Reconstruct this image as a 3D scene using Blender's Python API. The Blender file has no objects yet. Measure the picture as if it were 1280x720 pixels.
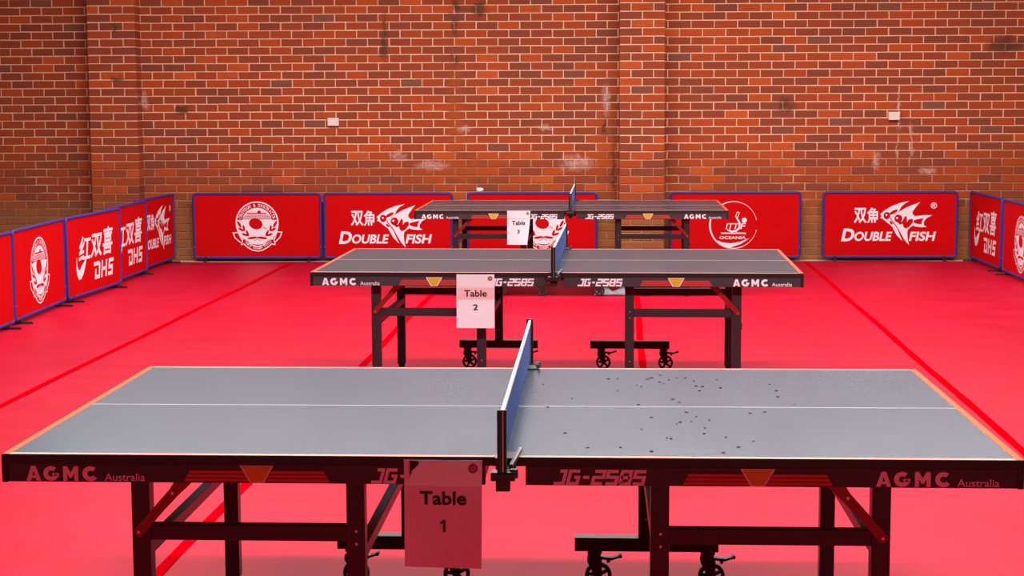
import bpy, bmesh, math, random
from math import sin, cos, pi, radians, sqrt
from mathutils import Vector, Matrix
from mathutils.geometry import tessellate_polygon

random.seed(7)
S = bpy.context.scene
COL = S.collection

# ---------------------------------------------------------------- camera
cam_d = bpy.data.cameras.new('camera')
cam_d.sensor_width = 36.0
cam_d.lens = 59.47
cam_d.clip_end = 100
cam = bpy.data.objects.new('camera', cam_d)
COL.objects.link(cam)
cam.matrix_world = (Matrix.Translation((0, 0, 1.7062)) @ Matrix.Rotation(pi/2 - 0.1099, 4, 'X')
                    @ Matrix.Rotation(-0.0041, 4, 'Z'))
S.camera = cam

# ---------------------------------------------------------------- world, lights, exposure
S.view_settings.view_transform = 'Standard'
S.view_settings.look = 'None'
S.view_settings.gamma = 1.0
S.view_settings.exposure = 0.35
S.view_settings.use_curve_mapping = False
W = bpy.data.worlds.new('world')
S.world = W
W.use_nodes = True
W.node_tree.nodes['Background'].inputs[0].default_value = (0.75, 0.85, 1.0, 1)
W.node_tree.nodes['Background'].inputs[1].default_value = 0.0

def area_light(name, loc, rot, sx, sy, power, col):
    l = bpy.data.lights.new(name, 'AREA')
    l.shape = 'RECTANGLE'; l.size = sx; l.size_y = sy
    l.energy = power; l.color = col
    o = bpy.data.objects.new(name, l); COL.objects.link(o)
    o.location = loc; o.rotation_euler = rot
    return o
# rows of ceiling luminaires over the hall
for ly, pw in ((4.85, 175), (9.7, 110), (14.2, 145)):
    for lx in (-2.6, 0.6, 3.8):
        area_light('ceiling_luminaire', (lx, ly, 4.25), (0, 0, 0), 3.1, 0.45, pw, (1.0, 0.95, 0.9))
# daylight entering through the high windows in the end wall
for wx in (-4.0, 0.0, 4.0):
    area_light('window_daylight', (wx, 17.95, 3.58), (radians(-90), 0, 0), 3.9, 1.26, 8.5, (0.46, 0.66, 1.0))

# ---------------------------------------------------------------- materials
def mat(name, col, rough=0.5, spec=0.5, metal=0.0, noise=None, bump=None, coat=0.0):
    m = bpy.data.materials.new(name); m.use_nodes = True
    nt = m.node_tree; b = nt.nodes['Principled BSDF']
    b.inputs['Base Color'].default_value = (*col, 1)
    b.inputs['Roughness'].default_value = rough
    b.inputs['Specular IOR Level'].default_value = spec
    b.inputs['Metallic'].default_value = metal
    b.inputs['Coat Weight'].default_value = coat
    if noise or bump:
        tc = nt.nodes.new('ShaderNodeTexCoord')
    if noise:                                   # (scale, second colour, detail)
        n = nt.nodes.new('ShaderNodeTexNoise'); n.inputs['Scale'].default_value = noise[0]
        n.inputs['Detail'].default_value = noise[2] if len(noise) > 2 else 4
        nt.links.new(tc.outputs['Object'], n.inputs['Vector'])
        r = nt.nodes.new('ShaderNodeMapRange'); r.inputs[1].default_value = .35; r.inputs[2].default_value = .68
        nt.links.new(n.outputs['Fac'], r.inputs[0])
        mx = nt.nodes.new('ShaderNodeMix'); mx.data_type = 'RGBA'
        mx.inputs[6].default_value = (*col, 1); mx.inputs[7].default_value = (*noise[1], 1)
        nt.links.new(r.outputs[0], mx.inputs[0]); nt.links.new(mx.outputs[2], b.inputs['Base Color'])
    if bump:                                    # (scale, strength)
        n2 = nt.nodes.new('ShaderNodeTexNoise'); n2.inputs['Scale'].default_value = bump[0]
        n2.inputs['Detail'].default_value = 5
        nt.links.new(tc.outputs['Object'], n2.inputs['Vector'])
        bp = nt.nodes.new('ShaderNodeBump'); bp.inputs['Strength'].default_value = bump[1]
        bp.inputs['Distance'].default_value = 0.01
        nt.links.new(n2.outputs['Fac'], bp.inputs['Height']); nt.links.new(bp.outputs['Normal'], b.inputs['Normal'])
    return m

M = {}
M['mat_red'] = mat('red_court_mat', (0.46, 0.0020, 0.022), 0.5, 0.11, noise=(2.6, (0.53, 0.004, 0.030), 10), bump=(6, 0.5))
M['tape_red'] = mat('red_seam_tape', (0.54, 0.0, 0.004), 0.9, 0.0)
M['concrete'] = mat('concrete', (0.85, 0.66, 0.54), 0.85, 0.3, noise=(6, (0.62, 0.46, 0.37), 8))
M['plaster'] = mat('plaster', (0.45, 0.40, 0.37), 0.9, 0.2, noise=(2, (0.4, 0.36, 0.33)))
M['ceiling'] = mat('ceiling_paint', (0.07, 0.065, 0.065), 0.9, 0.2, noise=(2, (0.06, 0.055, 0.055)))
M['sidewall'] = mat('side_wall_paint', (0.30, 0.14, 0.09), 0.9, 0.2, noise=(3, (0.26, 0.12, 0.08)))
M['darkwall'] = mat('dark_wall_paint', (0.10, 0.07, 0.06), 0.9, 0.2, noise=(3, (0.08, 0.06, 0.05)))
M['winframe'] = mat('window_frame_paint', (0.6, 0.6, 0.58), 0.5)
M['glass'] = mat('frosted_glass', (0.7, 0.78, 0.85), 0.3)
M['top'] = mat('blue_grey_tabletop', (0.024, 0.034, 0.052), 0.27, 0.29, noise=(3.0, (0.031, 0.043, 0.064), 8), bump=(60, 0.02))
M['line_side'] = mat('side_line_paint', (0.70, 0.27, 0.23), 0.6, 0.15)
M['line_end'] = mat('end_line_paint', (0.74, 0.085, 0.022), 0.6, 0.2)
M['line_mid'] = mat('centre_line_paint', (0.62, 0.50, 0.54), 0.45)
M['edge'] = mat('black_edge_banding', (0.012, 0.008, 0.009), 0.4)
M['apron'] = mat('charcoal_apron', (0.032, 0.032, 0.042), 0.45, noise=(40, (0.040, 0.038, 0.050)))
M['steel'] = mat('black_powder_coated_steel', (0.022, 0.020, 0.024), 0.38, 0.5, bump=(220, 0.04))
M['bracket'] = mat('red_bracket_paint', (0.25, 0.005, 0.008), 0.4)
M['bolt'] = mat('zinc_bolt', (0.55, 0.5, 0.5), 0.3, metal=0.9)
M['print_white'] = mat('white_print', (0.84, 0.85, 0.95), 0.5, 0.3)
M['stripe'] = mat('stripe_red_print', (0.50, 0.045, 0.03), 0.45)
M['stripe_dark'] = mat('stripe_dark_print', (0.16, 0.02, 0.02), 0.45)
M['yellow'] = mat('yellow_print', (0.60, 0.42, 0.02), 0.4)
M['caster'] = mat('black_caster_plastic', (0.018, 0.014, 0.014), 0.3, 0.5)
M['tyre'] = mat('caster_tyre_rubber', (0.03, 0.026, 0.026), 0.45)
M['net'] = mat('blue_net_cord', (0.05, 0.105, 0.32), 0.6, noise=(90, (0.10, 0.18, 0.46)))
M['band'] = mat('white_net_band', (0.82, 0.82, 0.82), 0.6)
M['post'] = mat('black_net_post', (0.014, 0.012, 0.013), 0.3)
M['metal'] = mat('worn_clamp_metal', (0.10, 0.095, 0.10), 0.35, metal=0.6)
M['paper'] = mat('white_paper', (0.82, 0.83, 0.93), 0.7, 0.2, noise=(14, (0.78, 0.78, 0.88)))
M['ink'] = mat('black_ink', (0.03, 0.02, 0.025), 0.6, 0.2)
M['sticker'] = mat('brown_sticker', (0.30, 0.09, 0.09), 0.4)
M['sticker2'] = mat('pale_sticker_print', (0.6, 0.4, 0.38), 0.4)
M['tape'] = mat('packing_tape', (0.80, 0.79, 0.88), 0.18, 0.5, coat=0.5)
M['tape_pink'] = mat('pink_tape', (0.80, 0.52, 0.58), 0.3, 0.5)
M['panel'] = mat('red_barrier_fabric', (0.58, 0.001, 0.003), 0.65, 0.08, noise=(5, (0.54, 0.001, 0.003)))
M['print_red'] = mat('red_print', (0.57, 0.001, 0.004), 0.65, 0.08)
M['print_pink'] = mat('pink_print', (0.85, 0.45, 0.5), 0.6, 0.2)
M['purple'] = mat('blue_purple_tube', (0.045, 0.030, 0.23), 0.45, 0.3)
M['box_white'] = mat('cream_plastic', (0.80, 0.76, 0.66), 0.4)
M['cloth'] = mat('pale_blue_cloth', (0.74, 0.80, 0.92), 0.7, noise=(30, (0.55, 0.62, 0.80)))
M['scrap'] = mat('white_scrap', (0.9, 0.88, 0.87), 0.7, noise=(30, (0.8, 0.78, 0.78)))
M['speck'] = mat('dark_speck', (0.008, 0.007, 0.008), 0.9, 0.0)

# world-space stains on the brickwork: (x, z, half width, half height, kind)
STAIN_DARK = [(-1.363, 2.36, 0.05, 0.34), (-0.33, 2.70, 0.12, 0.10), (-0.60, 2.62, 0.06, 0.30),
              (-0.60, 2.13, 0.07, 0.09), (2.94, 1.67, 0.11, 0.11), (5.25, 2.28, 0.26, 0.11), (0.68, 1.40, 0.03, 0.05), (1.0, 1.42, 0.035, 0.11),
              (-3.55, 1.62, 0.09, 0.06), (1.10, 1.0, 0.035, 0.4), (1.88, 2.37, .013, .013), (2.15, 2.37, .013, .013),
              (-4.22, 1.49, .016, .016), (-2.83, 1.49, .016, .016), (-4.2, 1.95, .09, .04), (-4.21, 2.5, .012, .07)]
STAIN_RUST = [(-0.617, 1.5, .035, .9), (-0.60, 1.55, 0.11, 0.75), (-0.45, 1.0, 0.5, 0.2), (1.0, 1.2, .15, .5)]
STAIN_WHITE = [(-1.22, 1.13, 0.11, 0.05), (-0.86, 1.02, 0.22, 0.06), (1.02, 1.72, 0.06, 0.20), (0.7, 1.05, 0.22, 0.10), (-0.52, 1.42, 0.09, 0.05),
               (4.125, 1.62, 0.018, 0.28), (4.26, 1.25, 0.02, 0.28), (4.12, 1.15, 0.014, 0.18), (4.45, 0.95, 0.12, .05), (3.9, 1.05, .05, .12),
               (-3.95, 1.72, .05, .12), (0.35, 1.42, .1, .04)]

def brick_material(name, per_object, mortar=False):
    m = bpy.data.materials.new(name); m.use_nodes = True
    nt = m.node_tree; N = nt.nodes; L = nt.links
    b = N['Principled BSDF']; b.inputs['Roughness'].default_value = 0.85; b.inputs['Specular IOR Level'].default_value = 0.25
    geo = N.new('ShaderNodeNewGeometry')
    sep = N.new('ShaderNodeSeparateXYZ'); L.new(geo.outputs['Position'], sep.inputs[0])
    def math_(op, a, bb=None, clamp=False):
        n = N.new('ShaderNodeMath'); n.operation = op; n.use_clamp = clamp
        for i, v in enumerate((a, bb)):
            if v is None: continue
            if isinstance(v, (int, float)): n.inputs[i].default_value = v
            else: L.new(v, n.inputs[i])
        return n.outputs[0]
    def noise(scale, detail=5, rough=0.6):
        n = N.new('ShaderNodeTexNoise'); n.inputs['Scale'].default_value = scale
        n.inputs['Detail'].default_value = detail; n.inputs['Roughness'].default_value = rough
        L.new(geo.outputs['Position'], n.inputs['Vector']); return n.outputs['Fac']
    def mix(f, a, c):
        n = N.new('ShaderNodeMix'); n.data_type = 'RGBA'
        if isinstance(f, (int, float)): n.inputs[0].default_value = f
        else: L.new(f, n.inputs[0])
        for i, v in ((6, a), (7, c)):
            if isinstance(v, tuple): n.inputs[i].default_value = (*v, 1)
            else: L.new(v, n.inputs[i])
        return n.outputs[2]
    fine = noise(30, 6, 0.7); mid = noise(7, 5); big = noise(1.6, 4)
    if mortar:
        col = mix(math_('MULTIPLY', math_('SUBTRACT', fine, .4), 3, True), (0.86, 0.54, 0.38), (0.70, 0.41, 0.28))
        low = math_('MULTIPLY', math_('SUBTRACT', 1.25, sep.outputs[2]), 4.0, True)     # repointed, grubby lower courses
        lowm = math_('MULTIPLY', low, math_('MULTIPLY', math_('SUBTRACT', big, 0.30), 6, True))
        col = mix(math_('MULTIPLY', lowm, 0.75), col, (0.36, 0.12, 0.06))
    else:
        if per_object:
            oi = N.new('ShaderNodeObjectInfo'); rnd = oi.outputs['Random']
        else:
            rnd = geo.outputs['Random Per Island']
        r = N.new('ShaderNodeValToRGB'); r.color_ramp.interpolation = 'LINEAR'
        e = r.color_ramp.elements
        stops = [(0.0, (0.21, 0.090, 0.056)), (0.03, (0.225, 0.060, 0.031)), (0.2, (0.275, 0.061, 0.026)), (0.5, (0.335, 0.064, 0.019)),
                 (0.78, (0.40, 0.070, 0.015)), (0.94, (0.47, 0.082, 0.014)), (1.0, (0.54, 0.105, 0.022))]
        e[0].position, e[0].color = stops[0][0], (*stops[0][1], 1)
        e[1].position, e[1].color = stops[-1][0], (*stops[-1][1], 1)
        for p, c in stops[1:-1]:
            k = e.new(p); k.color = (*c, 1)
        L.new(rnd, r.inputs[0]); col = r.outputs[0]
        col = mix(math_('MULTIPLY', math_('SUBTRACT', fine, .45), 1.6, True), col, (0.30, 0.055, 0.03))
        col = mix(math_('MULTIPLY', math_('SUBTRACT', mid, .56), 2.2, True), col, (0.20, 0.06, 0.035))
        col = mix(math_('MULTIPLY', math_('SUBTRACT', fine, .66), 5, True), col, (0.62, 0.30, 0.2))
    # ochre, dusty lowest courses next to the floor
    low2 = math_('MULTIPLY', math_('SUBTRACT', 0.72, sep.outputs[2]), 4.0, True)
    col = mix(math_('MULTIPLY', math_('MULTIPLY', low2, math_('ADD', mid, 0.25)), 0.8, True), col, (0.30, 0.15, 0.055))
    n1 = noise(9, 3); n2 = noise(11.5, 3)
    wx = math_('ADD', sep.outputs[0], math_('MULTIPLY', math_('SUBTRACT', n1, .5), .16)); wz = math_('ADD', sep.outputs[2], math_('MULTIPLY', math_('SUBTRACT', n2, .5), .16))
    def blobs(lst, gain, br):
        tot = None
        for x0, z0, w, hh in lst:
            dx = math_('DIVIDE', math_('SUBTRACT', wx, x0), w); dz = math_('DIVIDE', math_('SUBTRACT', wz, z0), hh)
            d = math_('SQRT', math_('ADD', math_('MULTIPLY', dx, dx), math_('MULTIPLY', dz, dz)))
            k = math_('SUBTRACT', 1.0, d, True)
            tot = k if tot is None else math_('MAXIMUM', tot, k)
        return math_('MULTIPLY', math_('MULTIPLY', tot, math_('MULTIPLY', math_('SUBTRACT', br, 0.3), 3.0, True)), gain, True)
    col = mix(math_('MULTIPLY', blobs(STAIN_RUST, 2.0, mid), 0.7), col, (0.42, 0.085, 0.012))
    col = mix(math_('MULTIPLY', blobs(STAIN_WHITE, 2.0, fine), 0.5), col, (0.72, 0.55, 0.5))
    col = mix(math_('MULTIPLY', blobs(STAIN_DARK, 2.4, mid), 0.72), col, (0.07, 0.035, 0.02))
    L.new(col, b.inputs['Base Color'])
    bp = N.new('ShaderNodeBump'); bp.inputs['Strength'].default_value = 0.35; bp.inputs['Distance'].default_value = 0.006
    L.new(fine, bp.inputs['Height']); L.new(bp.outputs['Normal'], b.inputs['Normal'])
    return m
M['brick'] = brick_material('red_brick', True)
M['brick_field'] = brick_material('red_brick_course', False)
M['mortar'] = brick_material('mortar', False, True)

# ---------------------------------------------------------------- mesh helpers
def link(name, me, parent=None, material=None):
    o = bpy.data.objects.new(name, me); COL.objects.link(o)
    if material is not None and me is not None and not me.materials: me.materials.append(M[material])
    if parent is not None: o.parent = parent
    return o
def bm_obj(name, bm, material, parent=None, smooth=False):
    bmesh.ops.recalc_face_normals(bm, faces=bm.faces[:])
    me = bpy.data.meshes.new(name); bm.to_mesh(me); bm.free()
    if smooth:
        for p in me.polygons: p.use_smooth = True
    return link(name, me, parent, material)
def empty(name, loc=(0, 0, 0), rz=0.0):
    o = bpy.data.objects.new(name, None); COL.objects.link(o)
    o.location = loc; o.rotation_euler = (0, 0, rz); o.empty_display_size = 0.1
    return o
def tag(o, label, cat, group=None):
    o['label'] = label; o['category'] = cat
    if group: o['group'] = group
    return o
def structure(o): o['kind'] = 'structure'; return o
def copy_tree(o, parent=None):
    c = o.copy(); COL.objects.link(c); c.parent = parent
    for ch in list(o.children): copy_tree(ch, c)
    return c
def box(bm, x0, x1, y0, y1, z0, z1, bev=0.0, mtx=None):
    t = bmesh.new()
    bmesh.ops.create_cube(t, size=1.0)
    for v in t.verts:
        v.co = Vector(((x0+x1)/2 + v.co.x*(x1-x0), (y0+y1)/2 + v.co.y*(y1-y0), (z0+z1)/2 + v.co.z*(z1-z0)))
    if bev > 0: bmesh.ops.bevel(t, geom=t.edges[:], offset=bev, segments=2, profile=0.7, affect='EDGES')
    merge(bm, t, mtx)
def merge(bm, t, mtx=None):
    m = bpy.data.meshes.new('tmp')
    if mtx is not None: bmesh.ops.transform(t, matrix=mtx, verts=t.verts[:])
    t.to_mesh(m); t.free(); bm.from_mesh(m); bpy.data.meshes.remove(m)
def cyl(bm, p0, p1, r, n=16, r2=None):
    p0, p1 = Vector(p0), Vector(p1); d = p1 - p0
    t = bmesh.new()
    bmesh.ops.create_cone(t, cap_ends=True, segments=n, radius1=r, radius2=r if r2 is None else r2, depth=d.length)
    merge(bm, t, Matrix.Translation((p0+p1)/2) @ d.to_track_quat('Z', 'Y').to_matrix().to_4x4())
def bar(bm, p0, p1, w, t_, bev=0.0, up=(0, 0, 1)):
    """rectangular bar between two points, w across, t_ along 'up'"""
    p0, p1 = Vector(p0), Vector(p1); d = p1 - p0; x = d.normalized(); y = Vector(up).cross(x).normalized(); z = x.cross(y)
    mt = Matrix((x, y, z)).transposed().to_4x4(); mt.translation = (p0+p1)/2
    box(bm, -d.length/2, d.length/2, -w/2, w/2, -t_/2, t_/2, bev, mt)
def tube_path(bm, pts, r, n=8, closed=False):
    pts = [Vector(p) for p in pts]; rings = []; m = len(pts)
    for i, p in enumerate(pts):
        a = pts[(i-1) % m] if (closed or i > 0) else p; c = pts[(i+1) % m] if (closed or i < m-1) else p
        t = (c - a).normalized(); ref = Vector((0, 1, 0)) if abs(t.y) < 0.9 else Vector((0, 0, 1))
        u = t.cross(ref).normalized(); v = t.cross(u)
        rings.append([bm.verts.new(p + (u*cos(2*pi*k/n) + v*sin(2*pi*k/n))*r) for k in range(n)])
    for i in range(m if closed else m-1):
        A, B = rings[i], rings[(i+1) % m]
        for k in range(n): bm.faces.new((A[k], A[(k+1) % n], B[(k+1) % n], B[k]))
    if not closed:
        bm.faces.new(rings[0]); bm.faces.new(rings[-1][::-1])

# flat print: 2-D shapes collected as triangles, laid on an upright plane facing -y
class Print:
    def __init__(s): s.v = []; s.f = []
    def poly(s, pts, tf=None, holes=()):
        loops = [list(pts)] + [list(h) for h in holes]
        tris = tessellate_polygon([[Vector((x, y, 0)) for x, y in lp] for lp in loops])
        flat = [p for lp in loops for p in lp]; o = len(s.v)
        s.v += [tf(p) if tf else p for p in flat]; s.f += [tuple(o+i for i in t) for t in tris]
    def ellipse(s, cx, cy, rx, ry, rot=0, n=28, tf=None):
        s.poly([(cx + rx*cos(2*pi*k/n)*cos(rot) - ry*sin(2*pi*k/n)*sin(rot), cy + rx*cos(2*pi*k/n)*sin(rot) + ry*sin(2*pi*k/n)*cos(rot)) for k in range(n)], tf)
    def stroke(s, pts, w, tf=None, closed=False):
        pts = [Vector(p) for p in pts]; n = len(pts); L = []; R = []
        for i, p in enumerate(pts):
            a = pts[i-1] if (i > 0 or closed) else None; c = pts[(i+1) % n] if (i < n-1 or closed) else None
            d1 = (p-a).normalized() if a is not None else None; d2 = (c-p).normalized() if c is not None else None
            if d1 is None: d1 = d2
            if d2 is None: d2 = d1
            n1 = Vector((-d1.y, d1.x)); n2 = Vector((-d2.y, d2.x)); nn = (n1+n2)
            nn = nn.normalized() if nn.length > 1e-6 else n1
            k = min(1.6, 1/max(0.3, nn.dot(n1)))
            ww = (w[i] if isinstance(w, (list, tuple)) else w)/2
            L.append(p + nn*ww*k); R.append(p - nn*ww*k)
        o = len(s.v)
        for q in L + R: s.v.append(tf((q.x, q.y)) if tf else (q.x, q.y))
        for i in range(n if closed else n-1):
            j = (i+1) % n; s.f.append((o+i, o+j, o+n+j, o+n+i))
    def glyphs(s, body, x0, x1, y0, y1, shear=0.0, bold=0.0, tf=None):
        v, f = text_mesh(body, bold)
        ax, bx = min(p[0] for p in v), max(p[0] for p in v); ay, by = min(p[1] for p in v), max(p[1] for p in v)
        sh = shear*abs(y1-y0); o = len(s.v)
        for x, y in v:
            ty = (y-ay)/(by-ay); q = (x0 + (x-ax)/(bx-ax)*(x1-x0-abs(sh)) + (sh*ty if sh > 0 else -sh*(1-ty)), y0 + ty*(y1-y0))
            s.v.append(tf(q) if tf else q)
        s.f += [tuple(o+i for i in t) for t in f]
    def mesh(s, name, y=0.0, scale=1.0, org=(0, 0), flip=False):
        me = bpy.data.meshes.new(name)
        vs = [((x-org[0])*scale, y, (z-org[1])*scale*(-1 if flip else 1)) for x, z in s.v]
        fs = []
        for f in s.f:                               # every face looks to -y
            ar = 0.0
            for i in range(len(f)):
                a, c = vs[f[i]], vs[f[(i+1) % len(f)]]; ar += a[0]*c[2] - c[0]*a[2]
            fs.append(f if ar > 0 else tuple(reversed(f)))
        me.from_pydata(vs, [], fs); me.update(); return me
_tx = {}
def text_mesh(body, bold):
    k = (body, bold)
    if k not in _tx:
        c = bpy.data.curves.new('text', 'FONT'); c.body = body; c.offset = bold; c.resolution_u = 3; c.fill_mode = 'FRONT'
        o = bpy.data.objects.new('text', c); COL.objects.link(o)
        bpy.context.view_layer.update()
        me = o.to_mesh(); v = [(p.co.x, p.co.y) for p in me.vertices]; f = [tuple(p.vertices) for p in me.polygons]
        o.to_mesh_clear(); bpy.data.objects.remove(o); bpy.data.curves.remove(c)
        _tx[k] = (v, f)
    return _tx[k]

# ---------------------------------------------------------------- the setting
bm = bmesh.new(); box(bm, -7.5, 8.0, -6.0, 19.2, -0.2, -0.006); structure(bm_obj('floor', bm, 'concrete'))
WA = -0.0314                                              # the end wall is turned a little to the camera
def wall_pt(x, off=0.0, z=0.0):
    return Vector((x*cos(WA) + off*sin(WA), 18.25 + x*sin(WA) - off*cos(WA), z))
bm = bmesh.new()                                          # red court mat, gently uneven, edge just short of the wall
xs = [-7.0 + 0.25*i for i in range(57)]; ys = [1.0 + 0.25*j for j in range(69)]
g = {}
def mat_y(x, j): return ys[j] if j < 68 else 18.04 - 0.026*x + 0.012*sin(x*2.3) + 0.01*sin(x*5.1)
for i, x in enumerate(xs):
    for j in range(69):
        g[i, j] = bm.verts.new((x, mat_y(x, j), 0.0012*sin(x*1.7 + j*.21)*sin(j*.33 + x)))
for i in range(56):
    for j in range(68): bm.faces.new((g[i, j], g[i+1, j], g[i+1, j+1], g[i, j+1]))
ed = [bm.verts.new((g[i, 68].co.x, g[i, 68].co.y + .003, -0.006)) for i in range(57)]
for i in range(56): bm.faces.new((g[i, 68], g[i+1, 68], ed[i+1], ed[i]))
court = structure(bm_obj('floor_mat', bm, 'mat_red', smooth=True))
for x0 in (-2.865, -1.035, 0.79, 2.61):                   # taped seams between the rolls of matting
    bm = bmesh.new(); w = 0.024; prev = None; dr = 0.0645
    for k in range(50):
        y = 2.0 + k*(16.0/49); x = x0 + dr*(y-10) + 0.004*sin(y*1.9 + x0)
        w2 = w*(1 + 0.08*sin(y*7.3 + x0*3)); y2 = min(y, 18.0 - 0.026*x)
        cur = (bm.verts.new((x-w2, y2, 0.0032)), bm.verts.new((x+w2, y2, 0.0032)))
        if prev: bm.faces.new((prev[0], prev[1], cur[1], cur[0]))
        prev = cur
    bm_obj('seam_tape', bm, 'tape_red', court)

bm = bmesh.new(); box(bm, -7.5, 8.0, -6.0, 19.2, 4.45, 4.65); structure(bm_obj('ceiling', bm, 'ceiling'))
bm = bmesh.new(); box(bm, -7.7, -7.5, -6.0, 19.2, -0.2, 4.65); structure(bm_obj('wall_left', bm, 'sidewall'))
bm = bmesh.new(); box(bm, 8.0, 8.2, -6.0, 19.2, -0.2, 4.65); structure(bm_obj('wall_right', bm, 'sidewall'))
bm = bmesh.new(); box(bm, -7.7, 8.2, -6.2, -6.0, -0.2, 4.65); structure(bm_obj('wall_front', bm, 'darkwall'))

# brick end wall: bays and pilasters, bricks one by one
BZ, CH = 1.690, 0.0866                                    # a bed joint and the course height
JT = 0.0128                                               # joint
BRICKS_TOP = BZ + 14*CH
def brick_verts(w, h, d, bev=0.0035, jit=0.0):
    r = lambda: random.uniform(-jit, jit)
    a, b = w/2, h/2; V = []
    for (ins, y) in ((0, 0.0), (0, -d+bev), (bev, -d)):
        for sx, sz in ((-1, -1), (1, -1), (1, 1), (-1, 1)):
            V.append((sx*(a-ins) + r(), y, sz*(b-ins) + r()))
    F = [(8, 9, 10, 11)]
    for k in range(4):
        n = (k+1) % 4
        F.append((k, n, 4+n, 4+k)); F.append((4+k, 4+n, 8+n, 8+k))
    return V, F
_bcache = {}
def brick_mesh(w, h, d):
    key = (round(w, 3), round(h, 3), round(d, 3))
    lst = _bcache.setdefault(key, [])
    if len(lst) < 5:
        V, F = brick_verts(w, h, d, jit=0.0012)
        me = bpy.data.meshes.new('brick'); me.from_pydata(V, [], F); me.update(); me.materials.append(M['brick']); lst.append(me); return me
    return random.choice(lst)
CAM = Vector((0, 0, 1.7062))
def build_bay(name, x0, x1, pitch, phase, phase_row, off=0.0, limit=300, pil=False):
    root_bm = bmesh.new()
    if pil: box(root_bm, x0+.004, x1-.004, -off, 0.02, -0.05, BRICKS_TOP)
    else: box(root_bm, x0-0.02, x1+0.02, 0.0, 0.3, -0.05, BRICKS_TOP)
    root = structure(bm_obj(name, root_bm, 'mortar'))
    root.location = (0, 18.25, 0); root.rotation_euler = (0, 0, WA)
    cells = []
    r = round((BZ-BRICKS_TOP)/CH)
    while True:
        zt = BZ - r*CH
        if zt < 0.01: break
        zb = max(zt-CH, 0.0)
        p = phase + (0 if (r-phase_row) % 2 == 0 else pitch/2)
        k = math.floor((x0-p)/pitch)
        while True:
            a = max(p + k*pitch, x0); b = min(p + (k+1)*pitch, x1); k += 1
            if a >= x1-1e-4: break
            if b-a < 0.03: continue
            aa = a + (JT/2 if a > x0+1e-4 or not pil else 0); bb = b - (JT/2 if b < x1-1e-4 or not pil else 0)
            cells.append((aa, bb, zb+JT/2, zt-JT/2, a <= x0+1e-4, b >= x1-1e-4))
        r += 1
    def rank(c):
        x, z = (c[0]+c[1])/2, (c[2]+c[3])/2
        seen = abs(x) < 5.4 and 0.76 < z < 2.74 and (c[1]-c[0]) > 0.05
        return (0 if seen else 1, (wall_pt(x, off, z)-CAM).length)
    cells.sort(key=rank)
    SV, SF = [], []
    for i, c in enumerate(cells):
        w, hgt = c[1]-c[0], c[3]-c[2]; x, z = (c[0]+c[1])/2, (c[2]+c[3])/2
        if hgt < 0.015: continue
        dep = random.uniform(0.0055, 0.009); edge = pil and (c[4] or c[5])
        y = -off; d = dep
        if edge: d = off + dep - 0.002; y = -0.002
        rot = random.gauss(0, 0.004); x += random.uniform(-.0015, .0015)*(0 if edge else 1); z += random.uniform(-.0012, .0012)
        if i < limit and rank(c)[0] == 0:
            o = link('brick', brick_mesh(w, hgt, off+0.005 if edge else 0.007), root)
            o.location = (x, y, z); o.rotation_euler = (0, rot, 0)
        else:
            V, F = brick_verts(w, hgt, d, jit=0.0012); n = len(SV)
            SV += [(x + vx*cos(rot) + vz*sin(rot), y + vy, z - vx*sin(rot) + vz*cos(rot)) for vx, vy, vz in V]
            SF += [tuple(n+q for q in f) for f in F]
    if SV:
        me = bpy.data.meshes.new('brick_courses'); me.from_pydata(SV, [], SF); me.update()
        o = link('brick_courses', me, root, 'brick_field'); o['kind'] = 'stuff'
    return root
PD = 0.23
build_bay('wall_back_left', -7.45, -4.40, 0.2335, -5.051, 0)
build_bay('wall_back_centre', -4.10, 1.25, 0.2330, -0.372, 0)
build_bay('wall_back_right', 1.55, 7.95, 0.2457, 4.989, 1)
build_bay('pilaster_1', -4.497, -3.985, 0.256, -4.497, 1, PD, pil=True)
build_bay('pilaster_2', 1.152, 1.629, 0.2385, 1.152, 1, PD, pil=True)
bm = bmesh.new()                                          # rendered wall above the brickwork with high windows
def wbox(x0, x1, z0, z1): box(bm, x0, x1, 0.0, 0.3, z0, z1)
wbox(-7.6, 8.0, BRICKS_TOP, 2.94); wbox(-7.6, 8.0, 4.25, 4.5)
for a, b in ((-7.6, -5.75), (-2.25, -1.75), (1.75, 2.25), (5.75, 8.0)): wbox(a, b, 2.94, 4.25)
o = structure(bm_obj('wall_back_upper', bm, 'plaster')); o.location = (0, 18.25, 0); o.rotation_euler = (0, 0, WA)
for i, wx in enumerate((-4.0, 0.0, 4.0)):
    bm = bmesh.new(); box(bm, wx-1.74, wx+1.74, 0.12, 0.13, 2.95, 4.24)
    w_ = structure(bm_obj('window_%d' % (i+1), bm, 'glass')); w_.location = (0, 18.25, 0); w_.rotation_euler = (0, 0, WA)
    bm = bmesh.new()
    for fx in (-1.72, -0.58, 0.58, 1.72): box(bm, wx+fx-.03, wx+fx+.03, 0.08, 0.16, 2.95, 4.24)
    for fz in (2.98, 4.21): box(bm, wx-1.74, wx+1.74, 0.08, 0.16, fz-.03, fz+.03)
    bm_obj('window_frame', bm, 'winframe', w_)

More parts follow.
